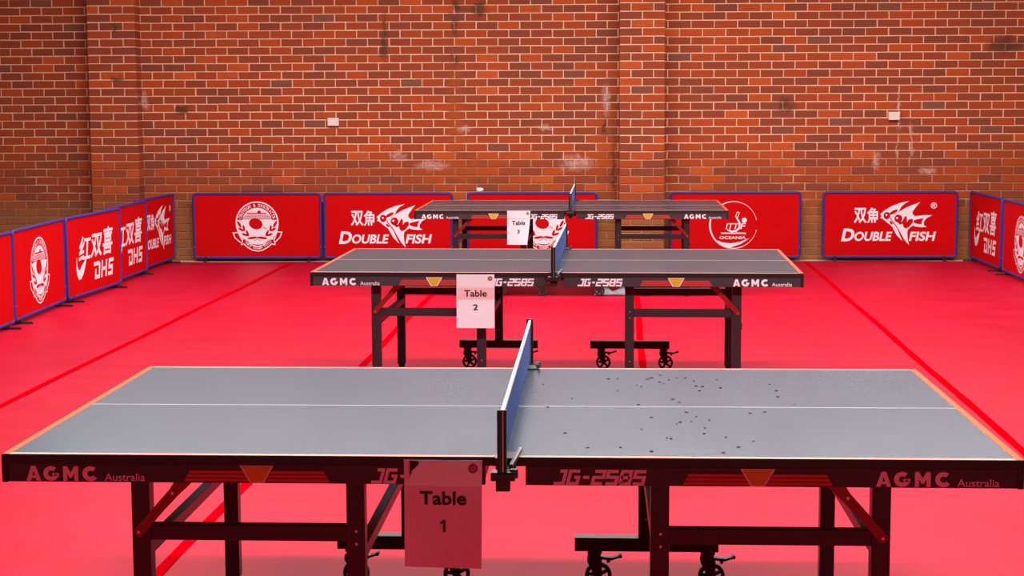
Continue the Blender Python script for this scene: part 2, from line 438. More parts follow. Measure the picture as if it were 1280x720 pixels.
# ---------------------------------------------------------------- table-tennis tables
LEN, DEP, HT = 2.74, 1.525, 0.76
def apron_prints(side):
    """prints on the front apron of one half: (name, mesh, material)"""
    sg = -1 if side == 'l' else 1; out = []
    p = Print()
    bx, ax = (-1.304, -1.088) if sg < 0 else (0.984, 1.197)
    def at(x, w): return lambda q: (bx + .197*(x + q[0]*w), .6865 + q[1]*.0405)
    p.poly([(0, 0), (.34, 1), (.66, 1), (1, 0), (.70, 0), (.64, .17), (.36, .17), (.30, 0)], at(0, .205), [[(.41, .36), (.59, .36), (.5, .68)]])
    arc = [(.5 + .355*cos(radians(a)), .5 + .355*sin(radians(a))) for a in range(48, 325, 12)]
    p.stroke(arc[:22] + [(.855, .40)], .30, at(.238, .222)); p.poly([(.56, .36), (.99, .36), (.99, .54), (.56, .54)], at(.238, .222))
    p.poly([(0, 0), (0, 1), (.27, 1), (.5, .58), (.73, 1), (1, 1), (1, 0), (.73, 0), (.73, .50), (.56, .2), (.44, .2), (.27, .50), (.27, 0)], at(.515, .212))
    p.stroke(arc, .30, at(.786, .222))
    out.append(('maker_lettering', p, 'print_white'))
    p = Print(); p.glyphs('Australia', ax, ax+0.110, 0.6875, 0.7085, 0, 0.006)
    out.append(('country_lettering', p, 'print_white'))
    p = Print(); x0 = -0.366 if sg < 0 else 0.125
    G = {'J': [[(.35, 1), (.95, 1), (.95, 0), (0, 0)]], 'G': [[(1, 1), (.05, 1), (.05, 0), (1, 0), (1, .5), (.55, .5)]], '-': [[(.1, .5), (.9, .5)]],
         '2': [[(0, 1), (1, 1), (1, .5), (0.02, .5), (0.02, 0), (1, 0)]], '5': [[(1, 1), (0.02, 1), (0.02, .52), (1, .52), (1, 0), (0, 0)]],
         'B': [[(0.05, 0), (0.05, 1), (.92, 1), (.92, .52), (1, .48), (1, 0), (0.05, 0)], [(.05, .5), (.92, .5)]], 'S': [[(1.05, 1), (0.02, 1), (0.02, .52), (1, .52), (1, 0), (0, 0)]]}
    cw = 0.0300; x = x0 + 0.004
    for ch in 'JG-25BS':
        k = 0.8 if ch == '-' else 1.0
        for st in G[ch]:
            p.stroke([(x + a*cw*0.88*k + b*0.009, 0.6895 + b*0.0335) for a, b in st], 0.0090)
        x += (cw*k + 0.0062)
    out.append(('model_lettering', p, 'print_white'))
    m = 0.672*sg
    p = Print()
    p.poly([(m-.199, .6875), (m+.199, .6875), (m+.182, .7195), (m-.182, .7195)]); out.append(('stripe_ground', p, 'stripe_dark'))
    p = Print()
    for k in range(3):
        z = .6885 + k*.0108; e = .199 - (z-.6875)*.53
        p.poly([(m-e, z), (m+e, z), (m+e-.004, z+.0076), (m-e+.004, z+.0076)])
    out.append(('stripe', p, 'stripe'))
    p = Print(); p.poly([(m-.046, .7325), (m+.046, .7325), (m+.0185, .6845), (m-.0185, .6845)]); out.append(('emblem_border', p, 'print_white'))
    p = Print(); p.poly([(m-.0400, .7302), (m+.0400, .7302), (m+.0155, .6868), (m-.0155, .6868)]); out.append(('emblem', p, 'yellow'))
    return out

def make_table():
    T = empty('table_tennis_table')
    def part(name, bm, m, parent=T, smooth=False): return bm_obj(name, bm, m, parent, smooth)
    for s in (-1, 1):
        x_in, x_out = 0.0006*s, (LEN/2)*s
        a, b = min(x_in, x_out), max(x_in, x_out)
        bm = bmesh.new(); box(bm, a, b, -DEP/2, DEP/2, HT-0.024, HT-0.0005, 0.0015); top = part('tabletop_edge', bm, 'edge')
        bm = bmesh.new(); box(bm, a+.001, b-.001, -DEP/2+.001, DEP/2-.001, HT-0.003, HT, 0.0006); part('tabletop', bm, 'top')
        for ys_ in (-1, 1):                                # painted border lines
            bm = bmesh.new(); y0 = ys_*(DEP/2-.0015); y1 = ys_*(DEP/2-.0205)
            box(bm, a+.0012, b-.0012, min(y0, y1), max(y0, y1), HT-.001, HT+.0006); part('side_line', bm, 'line_side')
        bm = bmesh.new(); xo = x_out-s*.0015; xi = x_out-s*.0215
        box(bm, min(xo, xi), max(xo, xi), -DEP/2+.0015, DEP/2-.0015, HT-.001, HT+.0009); part('end_line', bm, 'line_end')
        bm = bmesh.new(); box(bm, a+.0012, b-.0012, -.0022, .0022, HT-.001, HT+.0006); part('centre_line', bm, 'line_mid')
        # apron rails
        xa, xb = sorted((0.054*s, (LEN/2-.006)*s))
        for ys_ in (-1, 1):
            bm = bmesh.new(); y0, y1 = sorted((ys_*(DEP/2-.003), ys_*(DEP/2-.025)))
            box(bm, xa, xb, y0, y1, .6835, HT-.0245, .002); ap = part('apron', bm, 'apron')
            for i, (nm, p, mt) in enumerate(apron_prints('l' if s < 0 else 'r')):
                if ys_ > 0 and nm not in ('stripe', 'emblem', 'maker_lettering'): continue
                me = p.mesh(nm, -DEP/2+.003-.0006 - .0003*i)
                o = link(nm, me, ap, mt)
                if ys_ > 0: o.rotation_euler = (0, 0, pi)
        bm = bmesh.new(); y0 = DEP/2-.026; x0, x1 = sorted(((LEN/2-.003)*s, (LEN/2-.022)*s))
        box(bm, x0, x1, -y0, y0, .6835, HT-.0245, .002); part('end_apron', bm, 'apron')
        bm = bmesh.new(); x0, x1 = sorted((0.056*s, 0.084*s)); box(bm, x0, x1, -y0, y0, .69, HT-.0245, .002); part('under_rail', bm, 'steel')
        for ys_ in (-1, 1):                                # black corner caps
            bm = bmesh.new(); x0, x1 = sorted(((LEN/2+.001)*s, (LEN/2-.016)*s)); y0, y1 = sorted((ys_*(DEP/2+.001), ys_*(DEP/2-.03)))
            box(bm, x0, x1, y0, y1, .682, HT-.004, .004); part('corner_cap', bm, 'edge')
        # underframe
        for ys_ in (-1, 1):
            ly = -0.665 if ys_ < 0 else 0.615; ox = (1.012 if ys_ < 0 else 1.045)*s; ix = 0.416*s
            bm = bmesh.new(); box(bm, ox-.0255, ox+.0255, ly-.025, ly+.025, .03, .7345, .004); lg = part('leg', bm, 'steel')
            bm = bmesh.new(); cyl(bm, (ox, ly, 0.004), (ox, ly, .031), .021, 16); part('levelling_foot', bm, 'caster', lg)
            bm = bmesh.new(); box(bm, ix-.0255, ix+.0255, ly-.025, ly+.025, .15, .7345, .004); lg = part('inner_post', bm, 'steel')
            for z in (.535, .50, .255):
                bm = bmesh.new(); cyl(bm, (ix+.002, ly-.0245, z), (ix+.002, ly-.0275, z), .0042, 10); part('bolt', bm, 'bolt', lg)
            zc = (.504, .548) if ys_ < 0 else (.480, .524)
            x0, x1 = sorted((ix, ox + .02*s)); bm = bmesh.new(); box(bm, x0, x1, ly-.018+.0, ly+.018, zc[0], zc[1], .003); part('crossbar', bm, 'steel')
            # wheel carriage at the foot of the inner post
            cx0, cx1 = sorted((.168*s, .670*s)); bm = bmesh.new()
            box(bm, cx0, cx1, ly-.024, ly+.024, .138, .187, .003); part('carriage_bar', bm, 'steel')
            for wx in ((.238, .634) if s > 0 else (-.262, -.619)):
                caster(T, wx, ly)
            # folding bracket
            if ys_ < 0:
                bm = bmesh.new(); y = ly-.031
                pl = [(1.016*s, .530), (.955*s, .600), (.918*s, .640), (.868*s, .700)]
                hw = [.0135, .0135, .0145, .0235]
                ribs = []
                for i, (px, pz) in enumerate(pl):
                    q = Vector(pl[min(i+1, 3)]) - Vector(pl[max(i-1, 0)]); q.normalize(); n = Vector((-q.y, q.x))
                    ribs.append((Vector((px, pz)) + n*hw[i], Vector((px, pz)) - n*hw[i]))
                outline = [r[0] for r in ribs] + [r[1] for r in reversed(ribs)]
                c0 = Vector(pl[0]); d0 = (c0 - Vector(pl[1])).normalized(); n0 = Vector((-d0.y, d0.x))
                outline += [c0 + (d0*sin(t) + n0*cos(t))*.0135*(1) for t in ()]
                fr = [bm.verts.new((v.x, y, v.y)) for v in outline]; bk = [bm.verts.new((v.x, y+.005, v.y)) for v in outline]
                bm.faces.new(fr); bm.faces.new(bk[::-1]); n_ = len(fr)
                for i in range(n_): bm.faces.new((fr[i], fr[(i+1) % n_], bk[(i+1) % n_], bk[i]))
                cyl(bm, (pl[0][0], y-.0006, pl[0][1]), (pl[0][0], y+.0056, pl[0][1]), .0137, 20)
                br = part('folding_bracket', bm, 'bracket')
                for px, pz in ((pl[0][0], pl[0][1]), (pl[2][0]+.002*s, pl[2][1])):
                    bm = bmesh.new(); cyl(bm, (px, y+.012, pz), (px, y-.004, pz), .0048, 12); part('bolt', bm, 'bolt', br)
        for x in (1.030*s, .416*s):                        # stretchers from the near to the far side
            bm = bmesh.new(); box(bm, x-.015, x+.015, -.645, .595, .432, .468, .003); part('stretcher', bm, 'steel')
    bm = bmesh.new()                                       # central hinge rail carrying the two halves
    for s in (-1, 1): box(bm, .03*s-.012, .03*s+.012, -.60, .60, .70, HT-.0245, .002)
    part('hinge_rail', bm, 'steel')
    return T

def caster(T, x, y):
    R = .047; cz = R + .001
    bm = bmesh.new()
    cyl(bm, (x, y, .138), (x, y, .126), .026, 18); cyl(bm, (x, y, .126), (x, y, .117), .022, 18)
    for sy in (-1, 1):                                     # fork cheeks
        yy = y + sy*.019
        pts = [(x-.024, .119), (x+.022, .119), (x+.026, .100), (x+.024, cz-.008), (x+.012, cz-.014), (x+.002, cz-.006), (x-.027, .102)]
        a = [bm.verts.new((px, yy-.003, pz)) for px, pz in pts]; b = [bm.verts.new((px, yy+.003, pz)) for px, pz in pts]
        bm.faces.new(a); bm.faces.new(b[::-1])
        for i in range(len(a)): bm.faces.new((a[i], a[(i+1) % len(a)], b[(i+1) % len(a)], b[i]))
    cyl(bm, (x+.013, y-.026, cz), (x+.013, y+.026, cz), .006, 10)
    fork = bm_obj('caster', bm, 'caster', T)
    bm = bmesh.new(); wx = x+.013                          # wheel with tyre, hub and spokes
    prof = [(R-.013, -.012), (R-.003, -.012), (R, -.008), (R, .008), (R-.003, .012), (R-.013, .012)]; n = 28; rings = []
    for k in range(n):
        t = 2*pi*k/n; rings.append([bm.verts.new((wx + r*cos(t), y+dy, cz + r*sin(t))) for r, dy in prof])
    for k in range(n):
        A, B = rings[k], rings[(k+1) % n]
        for i in range(6): bm.faces.new((A[i], A[(i+1) % 6], B[(i+1) % 6], B[i]))
    cyl(bm, (wx, y-.012, cz), (wx, y+.012, cz), .012, 14)
    for k in range(5):
        t = 2*pi*k/5 + .5; bar(bm, (wx + .008*cos(t), y, cz + .008*sin(t)), (wx + (R-.010)*cos(t), y, cz + (R-.010)*sin(t)), .012, .010, 0, (0, 1, 0))
    bm_obj('wheel', bm, 'tyre', fork)
    bm = bmesh.new()                                       # brake pedal
    bar(bm, (x+.018, y, .112), (x+.062, y, .108), .030, .010, .002); bar(bm, (x+.060, y, .108), (x+.090, y, .118), .030, .008, .002)
    cyl(bm, (x+.090, y-.015, .118), (x+.090, y+.015, .118), .0065, 10); bar(bm, (x+.045, y, .108), (x+.050, y, .094), .02, .012, .002)
    bm_obj('brake_pedal', bm, 'caster', fork)

TABLES = [((0.0184, 5.209, 0), -0.0503), ((0.2886, 10.0955, 0), -0.0694), ((0.557, 15.4729, 0), -0.0583)]
t_lab = ['blue-grey table tennis table nearest the camera, its top filling the foreground',
         'grey table tennis table in the middle of the row of three',
         'dark table tennis table farthest back, close to the brick wall']
proto = make_table()
tables = []
for i, (loc, rz) in enumerate(TABLES):
    t = proto if i == 0 else copy_tree(proto)
    t.location = loc; t.rotation_euler = (0, 0, rz); tag(t, t_lab[i], 'table', 'row of table tennis tables'); tables.append(t)
# dark specks of dirt lying on the right half of the front table (metres on its top)
def specks():
    px = [(430,66),(469,66),(603,68),(620,62),(658,50),(697,70),(733,62),(770,62),(808,76),(655,81),(675,89),(554,95),(574,100),(469,119),(819,98),(846,100),(834,119),(927,106),(910,70),
          (140,91),(266,154),(160,192),(332,192),(562,181),(715,157),(743,171),(1182,146),(1176,119),(1145,91),(1254,181),(774,215),(619,238),(747,259),(733,267),(796,256),(819,235),(877,250),(1058,219),
          (1122,214),(857,285),(854,310),(575,290),(235,307),(688,329),(707,332),(950,326),(1073,344),(337,372),(482,372),(620,389),(941,395),(1008,370),(805,413)]
    f, pit, rol, h = 2114.5, .1099, -.0041, 1.7062
    c, s = cos(-0.0503), sin(-0.0503); bm = bmesh.new(); rr = random.Random(3)
    for u, v in px:
        x, y = 640 + u/3.5556 - 640, 455 + v/3.5556 - 360
        x, y = cos(rol)*x + sin(rol)*y, -sin(rol)*x + cos(rol)*y
        d = Vector((x/f, cos(pit) - y/f*sin(pit), -sin(pit) - y/f*cos(pit))); k = (HT-h)/d.z
        X, Y = d.x*k - .0184, d.y*k - 5.209
        lx, ly = c*X + s*Y, -s*X + c*Y; big = rr.uniform(.0045, .0062) if rr.random() < .6 else rr.uniform(.0025, .0035)
        ring = [(lx + big*1.25*rr.uniform(.7, 1.2)*cos(a*pi/3.5), ly + big*.95*rr.uniform(.7, 1.2)*sin(a*pi/3.5)) for a in range(7)]
        lo = [bm.verts.new((p[0], p[1], HT+.0002)) for p in ring]; hi = [bm.verts.new((lx + (p[0]-lx)*.7, ly + (p[1]-ly)*.7, HT+.0014)) for p in ring]
        bm.faces.new(hi)
        for a in range(7): bm.faces.new((lo[a], lo[(a+1) % 7], hi[(a+1) % 7], hi[a]))
    o = bm_obj('dirt_specks', bm, 'speck', tables[0]); o['kind'] = 'stuff'; o['label'] = 'small dark specks scattered over the right half of the tabletop'
specks()

# ---------------------------------------------------------------- nets
def make_net():
    N = empty('table_tennis_net'); Y = 0.915; H0, H1 = HT+.008, HT+.1525
    bm = bmesh.new()                                       # knotted cord net
    n = 150
    for k in range(n+1):
        y = -Y+.01 + (2*Y-.02)*k/n; box(bm, -.0009, .0009, y-.0011, y+.0011, H0, H1-.012)
    for k in range(13):
        z = H0 + (H1-.014-H0)*k/12; box(bm, -.0009, .0009, -Y+.01, Y-.01, z-.001, z+.001)
    o = bm_obj('net_mesh', bm, 'net', N); o['kind'] = 'stuff'
    bm = bmesh.new(); box(bm, -.0038, .0038, -Y+.006, Y-.006, H1-.015, H1, .0015); bm_obj('top_band', bm, 'band', N)
    for s in (-1, 1):
        y = Y*s
        bm = bmesh.new(); box(bm, -.0125, .0125, y-.006, y+.006, HT-.012, H1+.004, .002); post = bm_obj('post', bm, 'post', N)
        bm = bmesh.new(); box(bm, .0015, .004, y-.0066, y+.0066, HT-.008, H1+.002); bm_obj('post_strip', bm, 'bolt', post)
        # clamp reaching from the post to the table edge
        y0, y1 = sorted((s*.7665, s*(Y-.004)))
        bm = bmesh.new(); box(bm, -.030, .034, s*(Y-.012)-.02, s*(Y-.012)+.02, HT-.030, HT-.006, .005)
        box(bm, -.014, .014, y0, y1, HT-.028, HT-.012, .003)
        box(bm, -.024, .030, min(s*.7665, s*.80), max(s*.7665, s*.80), HT-.035, HT+.004, .003)
        cl = bm_obj('clamp', bm, 'post', N)
        bm = bmesh.new(); ya, yb = sorted((s*.715, s*.80)); box(bm, -.024, .030, ya, yb, HT+.0012, HT+.006, .0015)
        bar(bm, (.020, s*.86, HT-.004), (.040, s*.72, HT+.014), .010, .012, .002); bm_obj('clamp_jaw', bm, 'metal', cl)
        bm = bmesh.new(); box(bm, -.018, .020, s*(Y-.03)-.016, s*(Y-.03)+.016, HT-.062, HT-.029, .004)
        cyl(bm, (.030, s*(Y-.012), HT-.024), (.030, s*(Y-.012), HT-.001), .011, 12); bm_obj('clamp_screw', bm, 'caster', cl)
    return N
net0 = make_net()
n_lab = ['blue net with white top band clamped across the nearest table', 'blue net standing across the middle table', 'small blue net across the farthest table by the wall']
for i, (loc, rz) in enumerate(TABLES):
    n = net0 if i == 0 else copy_tree(net0)
    n.location = loc; n.rotation_euler = (0, 0, rz); tag(n, n_lab[i], 'net', 'nets on the tables')

# ---------------------------------------------------------------- paper signs taped to the table edges
def make_sign(i, num, x0, x1, zt, zb, curl, label):
    loc, rz = TABLES[i]; root = empty('paper_sign', loc, rz); tag(root, label, 'sign', 'numbered paper signs on the tables')
    yf = -DEP/2 - .0035
    nx, nz = 8, 12; bm = bmesh.new(); g = {}
    def surf(a, b):                                        # a,b in 0..1 from the lower left
        x = x0 + (x1-x0)*a; z = zb + (zt-zb)*b
        x -= curl*(1-b)**1.5*max(0, a-.35)*(x1-x0); y = yf - .006*(1-b)**1.3 - .003*sin(a*pi)*(1-b) - curl*.1*(1-b)*a
        return x, y, z + (a-.5)*(.004 if i == 0 else 0)*(1-b)*-1
    for a in range(nx+1):
        for b in range(nz+1): g[a, b] = bm.verts.new(surf(a/nx, b/nz))
    for a in range(nx):
        for b in range(nz): bm.faces.new((g[a, b], g[a+1, b], g[a+1, b+1], g[a, b+1]))
    bm.normal_update()
    sh = bm_obj('sheet', bm, 'paper', root)
    sm = sh.modifiers.new('thickness', 'SOLIDIFY'); sm.thickness = 0.0004; sm.offset = 0
    def lay(p, name, m, lift):                             # print follows the bent sheet
        me = bpy.data.meshes.new(name)
        vs = []
        for a, b in p.v:
            x, y, z = surf(a, b); vs.append((x, y-lift, z))
        fs = []
        for f in p.f:
            ar = sum(vs[f[k]][0]*vs[f[(k+1) % len(f)]][2] - vs[f[(k+1) % len(f)]][0]*vs[f[k]][2] for k in range(len(f)))
            fs.append(f if ar > 0 else tuple(reversed(f)))
        me.from_pydata(vs, [], fs); me.update(); return link(name, me, sh if name != 'tape' else root, m)
    def grid(a0, a1, b0, b1, n=6):
        p = Print()
        for k in range(n):
            for j in range(3):
                aa, ab = a0 + (a1-a0)*k/n, a0 + (a1-a0)*(k+1)/n; ba, bb = b0 + (b1-b0)*j/3, b0 + (b1-b0)*(j+1)/3
                p.poly([(aa, ba), (ab, ba), (ab, bb), (aa, bb)])
        return p
    if i == 0:
        p = Print(); p.poly([(0.085, .835), (.075, .87), (.115, .905), (.175, .945), (.20, .985), (.40, .975), (.60, .985), (1.0, .990), (1.0, .755), (.5, .755), (.02, .755), (.02, .83)])
        lay(p, 'tape', 'tape', .0012)
        p = Print(); p.poly([(.08, .835), (.10, .90), (.185, .955), (.195, .985), (.075, .995), (.072, .88)]); lay(p, 'torn_gap', 'ink', .0016)
        p = Print(); p.poly([(.085, .84), (.11, .885), (.18, .935), (.215, .985), (.15, .90), (.10, .85)]); lay(p, 'curled_tape_edge', 'band', .0022)
    else:
        lay(grid(0.01, .99, .77, .97), 'tape', 'tape', .0012)
    if i == 1: lay(grid(0.02, .985, .535, .755), 'pink_tape_band', 'tape_pink', .0012)
    p = Print(); p.glyphs('Table', .20, .80, .585, .71, 0, .022); (p.poly([(.500, .335), (.530, .335), (.530, .445), (.506, .445), (.462, .424), (.462, .405), (.500, .417)]) if num == '1' else p.glyphs(num, .44, .565, .335, .445, 0, .022))
    lay(p, 'lettering', 'ink', .0020)
    p = Print(); p.ellipse(.885, .925, .062, .045); lay(p, 'sticker', 'sticker', .0022)
    p = Print(); p.stroke([(.855, .915), (.885, .91), (.91, .935), (.885, .945), (.862, .93)], .008); lay(p, 'sticker_print', 'sticker2', .0026)
make_sign(0, '1', -.272, -.062, .752, .459, 0.02, 'white paper sign reading Table 1 hanging from the nearest table')
make_sign(1, '2', -.546, -.334, .750, .450, 0.0, 'white paper sign reading Table 2 with a pink tape band')
make_sign(2, '3', -.553, -.350, .757, .462, 0.22, 'small white paper sign reading Table 3 on the farthest table')

# ---------------------------------------------------------------- red court barriers
BW, BH, B0 = 1.40, 0.715, 0.026                           # width, height, clearance
BC = B0 + BH/2
def crest_prints():
    C = (385, 310); s = .233/262; A, R, B, D = Print(), Print(), Print(), Print()
    A.ellipse(385, 310, 262, 262, 0, 64)
    rib = lambda o: [(190, 505+o*.0), (250, 535), (310, 590), (385, 612), (460, 590), (520, 535), (600, 505)]
    A.poly([(205, 492), (262, 520), (318, 572), (385, 590), (452, 572), (508, 520), (590, 490), (605, 580), (560, 570), (505, 615), (450, 645), (385, 658), (320, 645), (265, 615), (215, 570), (180, 580)])
    A.stroke([(195, 515), (150, 425), (90, 430), (112, 490), (180, 548)], 12); A.stroke([(588, 515), (625, 418), (684, 420), (662, 480), (600, 545)], 12)
    # red over white
    arc = lambda r, a0, a1, n=30: [(385 + r*cos(a0 + (a1-a0)*k/n), 310 - r*sin(a0 + (a1-a0)*k/n)) for k in range(n+1)]
    R.poly(arc(247, .16, pi-.16) + arc(186, pi-.20, .20))
    R.poly([(260, 184), (500, 184), (500, 197), (260, 197)]); R.ellipse(412, 178, 22, 20)
    for k in range(25):
        x = 211 + k*14.5; top = 202 + max(0, (abs(x-385)-115))*.55
        if top < 262: R.poly([(x-2.2, top), (x+2.2, top), (x+2.2, 268), (x-2.2, 268)])
    for y in (215, 230, 245, 260): 
        hw = 185 if y > 235 else 150
        R.poly([(385-hw, y-2), (385+hw, y-2), (385+hw, y+2), (385-hw, y+2)])
    R.ellipse(368, 320, 84, 66, .25)
    for mx in (0, 1):
        f = (lambda x: 770-x) if mx else (lambda x: x)
        for (x, y, rx, ry, an) in ((167, 325, 45, 16, 1.05), (188, 388, 38, 14, .55), (222, 372, 38, 14, 1.35), (235, 452, 42, 14, .35), (265, 432, 40, 14, 1.15), (325, 490, 62, 15, -.12)):
            R.ellipse(f(x), y, rx, ry, -an if mx else an, 14)
        R.stroke([(f(345), 530), (f(395), 488)], 6)
    R.poly([(212, 506), (258, 532), (312, 584), (385, 602), (458, 584), (512, 532), (582, 504), (592, 564), (555, 556), (500, 602), (446, 632), (385, 645), (324, 632), (270, 602), (222, 556), (196, 566)])
    R.poly([(106, 440), (146, 438), (180, 510), (176, 530), (122, 485)]); R.poly([(668, 432), (630, 430), (602, 510), (606, 530), (652, 476)])
    # white lettering over red
    txt = 'CROYDON & DISTRICTS'; n = len(txt)
    for k, ch in enumerate(txt):
        if ch == ' ': continue
        a = pi-.33 - (pi-.66)*k/(n-1); ca, sa = cos(a), sin(a)
        tf = lambda p, ca=ca, sa=sa: (385 + (198+p[1])*ca + p[0]*sa, 310 - ((198+p[1])*sa - p[0]*ca))
        w = 9 if ch == 'I' else 27
        B.glyphs(ch, -w/2, w/2, 0, 38, 0, .02, tf)
    txt = 'TABLE TENNIS ASSOC'; n = len(txt); pts = [(228, 545), (268, 580), (320, 617), (385, 632), (450, 617), (502, 580), (560, 540)]
    def along(t):
        t = t*(len(pts)-1); i = min(int(t), len(pts)-2); u = t-i; a, b = pts[i], pts[i+1]
        return a[0] + (b[0]-a[0])*u, a[1] + (b[1]-a[1])*u, math.atan2(b[1]-a[1], b[0]-a[0])
    for k, ch in enumerate(txt):
        if ch == ' ': continue
        x, y, an = along((k+.5)/n); ca, sa = cos(an), sin(an)
        B.glyphs(ch, -8, 8, 0, 27, 0, .02, lambda p, x=x, y=y, ca=ca, sa=sa: (x + p[0]*ca + p[1]*sa, y + p[0]*sa - p[1]*ca))
    D.poly([(462, 345), (505, 372), (495, 392), (452, 366)])
    return [('crest_ground', A, 'print_white', s, C), ('crest_figure', R, 'print_red', s, C), ('crest_lettering', B, 'print_white', s, C), ('paddle_handle', D, 'print_pink', s, C)]
def fish_prints():
    C = (622, 335); s = .00111; A, R, B = Print(), Print(), Print()
    A.poly([(528, 250), (575, 212), (640, 172), (720, 143), (805, 125), (750, 158), (722, 190), (708, 222), (690, 238), (640, 285), (655, 325), (690, 362), (712, 420), (745, 510), (690, 455), (640, 365), (590, 328), (552, 295), (530, 290), (540, 272)])
    A.poly([(640, 290), (690, 240), (780, 185), (850, 158), (905, 137), (870, 180), (838, 225), (835, 250), (860, 272), (895, 268), (950, 262), (1025, 262), (965, 295), (945, 330), (945, 358), (975, 375), (925, 378), (870, 372), (845, 362), (815, 380), (795, 400),
            (790, 430), (795, 490), (808, 548), (765, 500), (730, 440), (690, 370), (655, 325)])
    A.glyphs('D', 158, 298, 513, 390, .20, .035); A.glyphs('OUBLE', 277, 648, 510, 420, .20, .03); A.glyphs('FISH', 806, 1064, 510, 420, .20, .03)
    A.glyphs('双', 278, 400, 338, 190, 0, .022); A.glyphs('魚', 403, 522, 338, 188, 0, .022); A.glyphs('®', 1007, 1068, 200, 140, 0, .01)
    R.ellipse(592, 266, 32, 36); R.ellipse(655, 232, 46, 15, -.5); R.poly([(618, 318), (634, 318), (655, 345), (640, 352), (622, 338)])
    R.stroke([(628, 282), (634, 305), (665, 345), (695, 385), (716, 435), (748, 505)], 9)
    R.ellipse(702, 294, 38, 38); R.poly([(690, 320), (735, 325), (750, 300), (768, 268), (782, 278), (784, 330), (800, 302), (838, 296), (842, 330), (805, 378), (770, 390), (752, 372), (745, 345), (715, 352)])
    R.poly([(845, 312), (880, 302), (945, 288), (928, 318), (924, 350), (880, 345), (848, 332)])
    B.ellipse(588, 260, 9, 9, 0, 12); B.ellipse(690, 288, 10, 10, 0, 12)
    return [('fish_logo', A, 'print_white', s, C), ('fish_figure', R, 'print_red', s, C), ('fish_eye', B, 'print_white', s, C)]
def swoosh_prints():
    A = Print()
    A.glyphs('红', -.41, -.08, -.045, .165, .2, .022); A.glyphs('双', -.115, .215, -.045, .165, .2, .022); A.glyphs('喜', .19, .50, -.045, .205, .2, .022)
    A.poly([(-.455, .0), (-.445, -.08), (-.42, -.115), (-.385, -.125), (-.34, -.09), (-.22, -.035), (-.25, -.10), (-.30, -.165), (-.36, -.205), (-.41, -.205), (-.45, -.17), (-.47, -.10), (-.468, -.04)])
    sh = lambda p: (p[0] + .18*(p[1]+.25), p[1])
    A.stroke([(-.06, -.105), (.075, -.105), (.09, -.12), (.09, -.225), (-.005, -.225), (-.005, -.15)], .034, sh)
    A.stroke([(.16, -.088), (.16, -.242)], .034, sh); A.stroke([(.27, -.088), (.27, -.242)], .034, sh); A.stroke([(.16, -.165), (.27, -.165)], .03, sh)
    A.stroke([(.46, -.105), (.35, -.105), (.345, -.165), (.43, -.165), (.43, -.225), (.325, -.225)], .034, sh)
    return [('brand_lettering', A, 'print_white', 1.0, (0, 0))]
def globe_prints():
    C = (362, 340); s = .253/285; A = Print()
    ring = []; ws = []
    for k in range(65):
        a = radians(12) + radians(336)*k/64; ring.append((362 + 282*cos(a), 340 - 282*sin(a)))
        d = abs(math.degrees(a) - 185)/180; ws.append(max(4, 20*(1-d)))
    A.stroke(ring, ws)
    A.poly([(145, 515), (220, 548), (330, 562), (440, 545), (555, 500), (450, 570), (325, 614), (235, 592), (180, 560)])
    A.glyphs('ITT', 268, 428, 390, 320, .25, .012); A.glyphs('F', 442, 512, 390, 318, .25, .012)
    A.stroke([(395, 252), (420, 285), (438, 325), (430, 378), (395, 412), (340, 420), (288, 396)], [14, 18, 22, 24, 24, 22, 14])
    A.stroke([(405, 185), (430, 190), (412, 250), (386, 240)], 8, closed=True); A.ellipse(492, 283, 31, 31)
    A.poly([(212, 432), (510, 432), (510, 458), (490, 448), (212, 448)]); A.glyphs('OCEANIA', 195, 512, 510, 475, 0, .02)
    return [('globe_logo', A, 'print_white', s, C)]
PR = {'crest': crest_prints, 'fish': fish_prints, 'swoosh': swoosh_prints, 'globe': globe_prints, 'plain': lambda: []}
_pm = {}
def print_meshes(kind):
    if kind not in _pm:
        _pm[kind] = []
        for i, (nm, p, m, s, C) in enumerate(PR[kind]()):
            me = p.mesh(nm, -.0052 - .0006*i, s, C, flip=(C != (0, 0)))
            _pm[kind].append((nm, me, m))
    return _pm[kind]
_fm = {}
